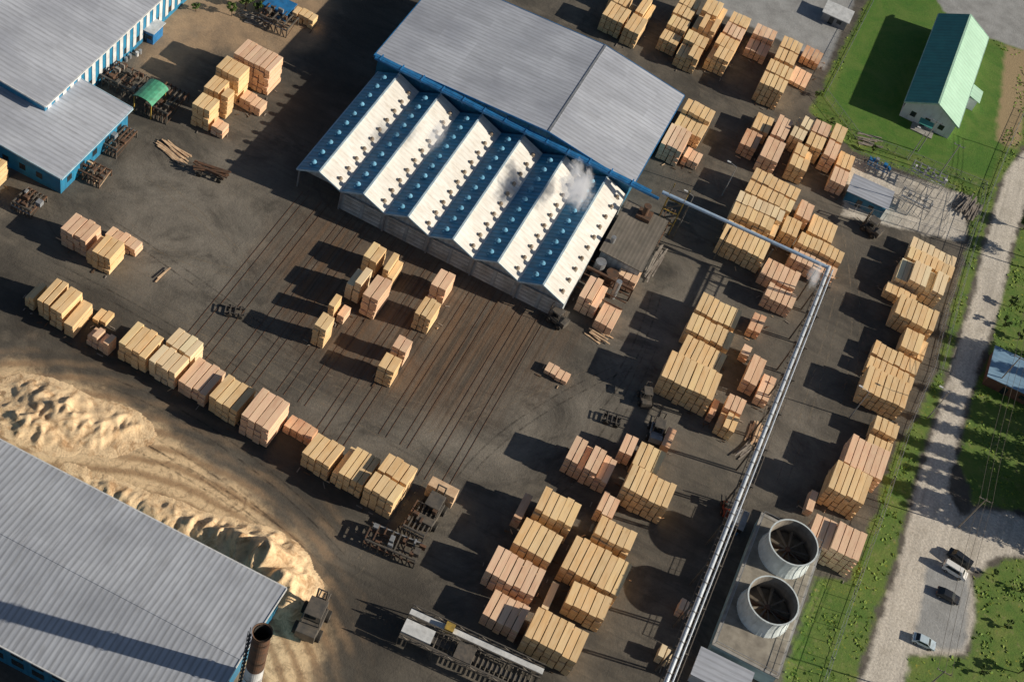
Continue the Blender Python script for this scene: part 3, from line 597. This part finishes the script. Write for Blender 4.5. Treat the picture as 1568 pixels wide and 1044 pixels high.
rack("substation_busbar_frame",1410,285,8,4,4.5,0,mats=sm,thin=.6); rack("substation_busbar_frame",1395,318,7,4,3,0,mats=sm,thin=.6); rack("transformer_bank",1340,262,5,2.5,2.2,0,mats=[greyp,bluep,galv],thin=.8)
rack("boiler_pipework",940,398,4,7,3.5,0); rack("boiler_pipework",1005,360,2.4,12,3,0,n=4)
def pole(x,y,h=10,name="utility_pole",mat=galv):
    m=MB();m.cyl((0,0,0),(0,0,h),.16,.1,8,0);m.beam((-1.3,0,h-.4),(1.3,0,h-.4),.12,.12,0)
    for k in(-1.2,0,1.2): m.cyl((k,0,h-.4),(k,0,h+.1),.08,.05,8,0)
    m.obj(name,[mat],(x,y,0))
for u,v in((1438,268),(1405,232),(1388,330)): pole(*site(u,v))
px0,py0=site(1495,700)
for dy in(-56,-18,20,58,96): pole(px0,py0+dy,10.5,"power_line_pole",gw)
m=MB()
for k in(-1.2,0,1.2):
    for dy in(-56,-18,20,58):
        for i in range(8):
            f=lambda t:(k,dy+38*t,10.5-4*1.1*t*(1-t)); m.beam(f(i/8),f((i+1)/8),.05,.05)
m.obj("power_line_cables",[steel],(px0,py0,0))
def lamp(u,v,h=9,d=-1):
    x,y=site(u,v);m=MB();m.cyl((0,0,0),(0,0,h),.14,.08,8,0);m.cyl((0,0,h),(1.6*d,0,h+.4),.06,.05,8,0);m.box(min(2.3*d,1.5*d),max(2.3*d,1.5*d),-.18,.18,h+.32,h+.5,1);m.obj("street_lamp",[galv,whitep],(x,y,0))
for u,v in((1390,245),(1040,345),(1300,640),(1105,300),(1420,640)): lamp(u,v)
def forklift(u,v,rot,col,load=False,s=1.0,name="forklift"):
    x,y=site(u,v);m=MB()
    m.box(-1.0,1.0,-2.0,.9,.55,1.35,0);m.box(-.95,.95,-2.5,-1.6,.5,1.75,0);m.box(-.8,.8,-.9,.5,1.36,1.5,2)
    for sx in(-.85,.85):
        for yy,zz in((-1.2,1.36),(.75,1.3)): m.beam((sx,yy,zz),(sx*.9,yy*.85,2.9),.1,.1,1)
    m.box(-.85,.85,-1.15,.75,2.9,3.0,1);m.box(-.35,.35,-.7,-.1,1.5,2.1,2)
    for sx in(-.45,.45): m.beam((sx,1.15,.2),(sx,1.15,3.9),.16,.2,1); m.beam((sx,1.2,.25),(sx,3.0,.25),.16,.08,1)
    for zz in(.9,2.2,3.8): m.beam((-.5,1.18,zz),(.5,1.18,zz),.12,.15,1)
    for sx in(-1.15,1.15):
        for yy in(-1.6,.55): m.cyl((sx-.2,yy,.6),(sx+.2,yy,.6),.6,.6,16,2); m.cyl((sx-.22,yy,.6),(sx+.22,yy,.6),.25,.25,10,0)
    if load:
        for k in range(2): m.box(-1.6,1.6,1.35,2.6,.35+k*1.15,1.4+k*1.15,3)
    o=m.obj(name,[col,steel,rubber,lw],(x,y,0),rot,bevel=.04);o.scale=(s,s,s)
forklift(986,610,.4,steel,False,1.0); forklift(1328,352,1.2,steel,False,1.2); forklift(848,490,1.3,steel,False,1.1);forklift(1003,662,.2,greyp,False,1.2); forklift(1112,778,.3,redp,False,.9)
forklift(480,948,.1,steel,False,1.7,"wheel_loader"); forklift(660,785,0,steel,True,1.6,"straddle_carrier")
def cart(u,v,rot,L=5,logs=0):
    x,y=site(u,v);m=MB()
    for sx in(-.7,.7): m.beam((sx,-L/2,.9),(sx,L/2,.9),.18,.25,0)
    for yy in np.linspace(-L/2,L/2,5): m.beam((-1,yy,1.05),(1,yy,1.05),.15,.15,0)
    for yy in(-L/2+.8,L/2-.8):
        m.beam((-1,yy,.5),(1,yy,.5),.15,.15,0)
        for sx in(-1,1): m.cyl((sx-.15,yy,.5),(sx+.15,yy,.5),.5,.5,14,1)
    for i in range(logs): m.cyl((R.uniform(-.9,.9),-L/2-R.random(),1.3+R.random()*.8),(R.uniform(-.9,.9),L/2+R.random(),1.3+R.random()*.8),.2,.17,8,2)
    m.obj("timber_trailer",[steel,rubber,rust],(x,y,0),rot)
cart(360,480,-1.2,3.5);cart(322,270,-1.35,5.5,10);cart(935,645,-1.4,3.5)
def conveyor():
    a=Vector((*site(612,972),0));b=Vector((*site(815,1065),0));L=(b-a).length;rot=math.atan2(b.y-a.y,b.x-a.x);m=MB()
    m.box(0,L,.2,1.3,1.6,1.9,1);m.box(0,L,-1.6,-1.0,2.9,3.0,1);m.box(0,L,2.6,3.6,2.9,3.05,0);m.box(0,5,-.8,1.6,1.95,3.2,2)
    for y in(-1.7,2.0,3.9):
        m.beam((0,y,3.9),(L,y,3.9),.14,.14,1);m.beam((0,y,2.8),(L,y,2.8),.2,.2,1)
        n=int(L/1.8)
        for i in range(n):
            x=i*L/n;m.beam((x,y,2.8),(x,y,3.9),.1,.1,1);m.beam((x,y,2.8 if i%2 else 3.9),(x+L/n,y,3.9 if i%2 else 2.8),.08,.08,1)
            if i%3==0: m.beam((x,y,0),(x,y,2.8),.2,.2,1)
    for i in range(int(L/.8)): m.cyl((i*.8,-.9,2.),(i*.8,2.4,2.),.1,.1,6,1)
    m.box(9,12,-1.2,1.8,2.2,3.4,1);m.box(6,7.5,2.2,3.6,3.05,4.2,3)
    m.obj("board_conveyor",[whitep,steel,whitep,yellowp],(a.x,a.y,0),rot)
conveyor()
m=MB()
for i in range(14): 
    xx,yy=R.uniform(-3,3),R.uniform(-2,2); m.cyl((xx,yy,0),(xx,yy,.95),.32,.32,12,i%2); m.cyl((xx,yy,.95),(xx,yy,1.),.34,.34,12,i%2)
m.obj("oil_drums",[whitep,galv],(*site(190,80),0))
# ---------------- cars ----------------
def car(u,v,rot,paint,van=False):
    x,y=site(u,v);m=MB()
    if van: prof=[(-2.3,.45),(2.3,.45),(2.35,1.0),(1.7,1.25),(1.1,1.95),(-2.25,2.0),(-2.35,1.2)]
    else: prof=[(-2.1,.4),(2.1,.4),(2.15,.8),(1.2,.98),(.5,1.42),(-1.0,1.45),(-1.75,1.02),(-2.15,.95)]
    n=len(prof);w=.88
    def wy(z): return w if z<1.05 else w-.16*(z-1.)/.5
    vs=[(p[0],-wy(p[1]),p[1]) for p in prof]+[(p[0],wy(p[1]),p[1]) for p in prof]
    m.add(vs,[tuple(range(n)),tuple(range(2*n-1,n-1,-1))]+[(i,i+n,(i+1)%n+n,(i+1)%n) for i in range(n)],0)
    def qd(a,b,off=.012):
        nrm=Vector((b[1]-a[1],0,-(b[0]-a[0]))).normalized()
        if nrm.z<0:nrm=-nrm
        A1=Vector((a[0],0,a[1])).lerp(Vector((b[0],0,b[1])),.12)+nrm*off;B1=Vector((a[0],0,a[1])).lerp(Vector((b[0],0,b[1])),.9)+nrm*off
        m.add([(A1.x,-wy(A1.z)+.08,A1.z),(B1.x,-wy(B1.z)+.08,B1.z),(B1.x,wy(B1.z)-.08,B1.z),(A1.x,wy(A1.z)-.08,A1.z)],[(0,1,2,3)],1)
    if van: qd(prof[3],prof[4]); zt=1.8;zb=1.25;xa,xb=-2.0,1.2
    else: qd(prof[3],prof[4]);qd(prof[6],prof[5]);zt=1.36;zb=1.02;xa,xb=-1.4,.95
    for s_ in(-1,1): m.add([(xa,s_*(wy(zb)+.012),zb),(xb,s_*(wy(zb)+.012),zb),(xb-.45,s_*(wy(zt)+.012),zt),(xa+.35,s_*(wy(zt)+.012),zt)],[(0,1,2,3)],1)
    for xx in(-1.35,1.35):
        for s_ in(-1,1): m.cyl((xx,s_*.72,.33),(xx,s_*.93,.33),.33,.33,16,2); m.cyl((xx,s_*.93,.33),(xx,s_*.945,.33),.18,.18,12,3)
    for s_ in(-.6,.6): m.box(2.1,2.2 if not van else 2.37,s_-.18,s_+.18,.65,.82,3); m.box(-2.2 if not van else -2.4,-2.1,s_-.18,s_+.18,.75,.9,4)
    m.obj("parked_van" if van else "parked_car",[paint,glass,rubber,galv,redp],(x,y,.0),rot)
carw=pm("car_white",(.85,.85,.85),(.8,.8,.8),1,.25);card=pm("car_dark",(.03,.035,.045),(.025,.03,.04),1,.2);carb=pm("car_silver_blue",(.55,.68,.78),(.5,.6,.7),1,.2)
car(1459,876,-.1,carw,True);car(1466,858,2.9,card,True);car(1449,914,0,card);car(1412,984,.05,carb)
# ---------------- fences ----------------
fm=NT("chain_link"); tr_=fm.n("ShaderNodeBsdfTransparent"); mx=fm.n("ShaderNodeMixShader",{0:.12,1:tr_.outputs[0],2:fm.b.outputs[0]}); fm.b.inputs['Base Color'].default_value=(.4,.42,.42,1)
fm.t.links.new(mx.outputs[0],fm.t.nodes['Material Output'].inputs[0])
def fence(pts,h=2.2,name="chain_link_fence"):
    P=[Vector((*site(*p),0)) for p in pts];m=MB()
    for a,b in zip(P,P[1:]):
        L=(b-a).length;n=max(1,int(L/3))
        for i in range(n):
            p=a.lerp(b,i/n);m.cyl(p,p+Vector((0,0,h+.1)),.06,.05,6,0)
        m.beam(a+Vector((0,0,h)),b+Vector((0,0,h)),.06,.06,0);m.beam(a+Vector((0,0,.3)),b+Vector((0,0,.3)),.05,.05,0)
        m.add([a+Vector((0,0,.05)),b+Vector((0,0,.05)),b+Vector((0,0,h)),a+Vector((0,0,h))],[(0,1,2,3)],1)
    m.obj(name,[galv,fm.m])
fence([(1338,0),(1300,75),(1262,148),(1310,212),(1505,288),(1500,320),(1482,372),(1446,480),(1425,570),(1392,650),(1345,800),(1295,940),(1255,1060)])
fence([(1300,240),(1455,296),(1440,366),(1285,318)],2.4)
fence([(1568,170),(1540,235),(1515,300),(1490,380),(1465,470),(1440,570)],1.2,"roadside_fence")
# ---------------- vegetation ----------------
def leafmat(name,a,b,c):
    t=NT(name);n=t.noise(t.coord(),.9,4,.6);col=t.mix(t.rng(n,.35,.65),a,b)
    col=t.mix(t.rng(t.noise(t.coord(),5,2),.55,.7,0,.7),col,c);return t.out(col,.8)
leaf=leafmat("foliage",(.06,.12,.022),(.11,.17,.035),(.15,.18,.04)); conif=leafmat("needles",(.02,.045,.018),(.04,.07,.02),(.06,.08,.03))
flow=leafmat("weeds",(.11,.24,.03),(.20,.29,.05),(.55,.48,.04)); bark=pm("bark",(.12,.08,.05),(.07,.05,.035),2,.95)
nr=np.random.RandomState(3)
def leafcloud(c,rad,n,size,mi,V,Fs,Mi):
    for _ in range(n):
        d=nr.normal(size=3);d/=np.linalg.norm(d);p=c+d*rad*(nr.rand()**.4)
        a=nr.normal(size=3);a/=np.linalg.norm(a);b=np.cross(a,d)+1e-3;b/=np.linalg.norm(b);s=size*nr.uniform(.6,1.3)
        o=len(V);V.extend([p-a*s-b*s*.5,p+a*s-b*s*.5,p+a*s*.7+b*s*.6,p-a*s*.7+b*s*.6]);Fs.append((o,o+1,o+2,o+3));Mi.append(mi)
def treemesh(kind,seed):
    nr.seed(seed);m=MB();V=[];Fs=[];Mi=[]
    if kind=='c':
        Ht=nr.uniform(13,18);m.cyl((0,0,0),(0,0,Ht),.32,.04,10,0)
        z=2
        while z<Ht:
            rr=(1-z/Ht)*3.4+.35;nb=7
            for k in range(nb):
                a=2*math.pi*(k+nr.rand())/nb;r=rr*nr.uniform(.7,1.1);e=(r*math.cos(a),r*math.sin(a),z-.25*r)
                m.cyl((0,0,z),e,.07,.02,5,0)
                for f in(.4,.7,1.): leafcloud(np.array([e[0]*f,e[1]*f,z-.25*r*f]),np.array([.65,.65,.3])*(.6+.5*rr/3),14,.2,1,V,Fs,Mi)
            z+=.85
    else:
        Ht=nr.uniform(6,9) if kind=='d' else nr.uniform(1.6,2.6);m.cyl((0,0,0),(.1,.1,Ht*.6),.22 if kind=='d' else .08,.08,10,0)
        nb=16 if kind=='d' else 9
        for k in range(nb):
            a=2*math.pi*k/nb*2.4;r=Ht*.33*nr.uniform(.3,1.1);z=Ht*nr.uniform(.45,.95);e=np.array([r*math.cos(a),r*math.sin(a),z])
            m.cyl((.05,.05,Ht*.3),tuple(e),.08 if kind=='d' else .03,.02,6,0)
            leafcloud(e,np.array([1,1,.75])*Ht*nr.uniform(.1,.17),170 if kind=='d' else 90,.17 if kind=='d' else .12,1,V,Fs,Mi)
    o=len(m.v);m.v+=[tuple(map(float,v)) for v in V];m.f+=[[i+o for i in f] for f in Fs];m.m+=Mi
    me=bpy.data.meshes.new("tree");me.from_pydata(m.v,[],m.f);me.materials.append(bark);me.materials.append(conif if kind=='c' else leaf);me.polygons.foreach_set('material_index',m.m);return me
TM={'c':[treemesh('c',1),treemesh('c',2)],'d':[treemesh('d',3),treemesh('d',4)],'s':[treemesh('s',5),treemesh('s',6)]}
def tree(x,y,k,s=1):
    nm={'c':"conifer_tree",'d':"broadleaf_tree",'s':"shrub"}[k];o=bpy.data.objects.new(nm,R.choice(TM[k]));S.collection.objects.link(o);o.location=(x,y,0);o.rotation_euler=(0,0,R.random()*6.28);o.scale=(s,s,s*R.uniform(.9,1.1))
for y in (176,178,181,184,186,189,191,194,198,205,208,212,217,222): tree(89+R.uniform(-3,9),y+R.uniform(-1,1),'c',R.uniform(.85,1.25))
for y in np.arange(236,300,12): tree(92+R.uniform(0,9),y,'d',1.1)
for u,v,k,s in((1566,352,'d',.7),(1572,395,'d',.8),(1545,470,'s',1.2),(1535,500,'s',1.4),(1560,520,'s',1.3),(1568,745,'d',.7),(1560,905,'s',1),(1540,960,'s',1.1),(1500,1030,'s',1.1),(1560,1030,'s',1.3),(300,18,'s',1.2),(375,15,'s',1.7),(355,25,'s',1.2),(395,18,'s',1.3),(1520,880,'s',.7),(1250,150,'s',1),(1272,190,'s',.9),(1335,235,'s',.8)):
    tree(*site(u,v),k,s)
def weeds():
    n=52000;x=nr.uniform(-10,130,n);y=nr.uniform(90,340,n)
    d=sdf(x,y,polys['grass']);gv=np.maximum(sdf(x,y,polys['gravel']),np.maximum(sdf(x,y,polys['lawn']),sdf(x,y,polys['pale'])))
    k=(d>.2)&(gv<-.2)&((np.sin(x*.7+y*.3)+np.sin(y*.5-x*.2)+nr.normal(size=n)*.9)>.3);x=x[k];y=y[k];n=len(x)
    V=np.zeros((n*2,4,3));
    for j in range(2):
        a=nr.uniform(0,6.28,n);s=nr.uniform(.1,.28,n);hh=nr.uniform(.06,.2,n);c,s_=np.cos(a)*s,np.sin(a)*s;t=nr.uniform(-.45,.45,(2,n))
        q=V[j::2];q[:,0]=np.stack([x-c,y-s_,0*x],1);q[:,1]=np.stack([x+c,y+s_,0*x],1);q[:,2]=np.stack([x+c+t[0],y+s_+t[1],hh],1);q[:,3]=np.stack([x-c+t[0],y-s_+t[1],hh],1)
    me=bpy.data.meshes.new("verge_weeds");me.from_pydata(V.reshape(-1,3).tolist(),[],np.arange(n*8).reshape(-1,4).tolist());me.materials.append(flow)
    o=bpy.data.objects.new("verge_weeds",me);S.collection.objects.link(o)
weeds()
# ---------------- steam ----------------
def steam(u,v,z,sc,dens,seed,rot=0,thr=.2):
    x,y=site(u,v,z)
    me=bpy.data.meshes.new("steam_plume");bm=bmesh.new();bmesh.ops.create_icosphere(bm,subdivisions=2,radius=1.);bm.to_mesh(me);bm.free()
    t=NT("steam_%d"%seed);t.t.nodes.remove(t.b)
    L=t.n("ShaderNodeVectorMath",{0:t.coord()},operation='LENGTH').outputs['Value']
    nz=t.noise(t.coord((1.9,1.9,1.9),loc=(seed,0,0)),1,6,.7,.9)
    f=t.math('SUBTRACT',t.math('SUBTRACT',nz,thr),t.math('MULTIPLY',L,.34));d=t.math('MULTIPLY',t.math('MAXIMUM',f,0.),dens)
    vol=t.n("ShaderNodeVolumePrincipled",{'Color':(1,1,1,1),'Density':d,'Anisotropy':.0,'Emission Strength':t.math('MULTIPLY',d,.22),'Emission Color':(.95,.95,1,1)});t.t.links.new(vol.outputs[0],t.t.nodes['Material Output'].inputs['Volume'])  # steam glows slightly: emission stands in for light scattered repeatedly inside the plume
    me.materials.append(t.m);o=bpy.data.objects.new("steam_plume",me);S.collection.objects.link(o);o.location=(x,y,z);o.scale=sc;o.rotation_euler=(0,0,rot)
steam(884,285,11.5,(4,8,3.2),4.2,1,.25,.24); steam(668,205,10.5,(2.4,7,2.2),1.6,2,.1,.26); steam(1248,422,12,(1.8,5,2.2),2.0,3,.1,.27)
print("objects",len(bpy.data.objects))
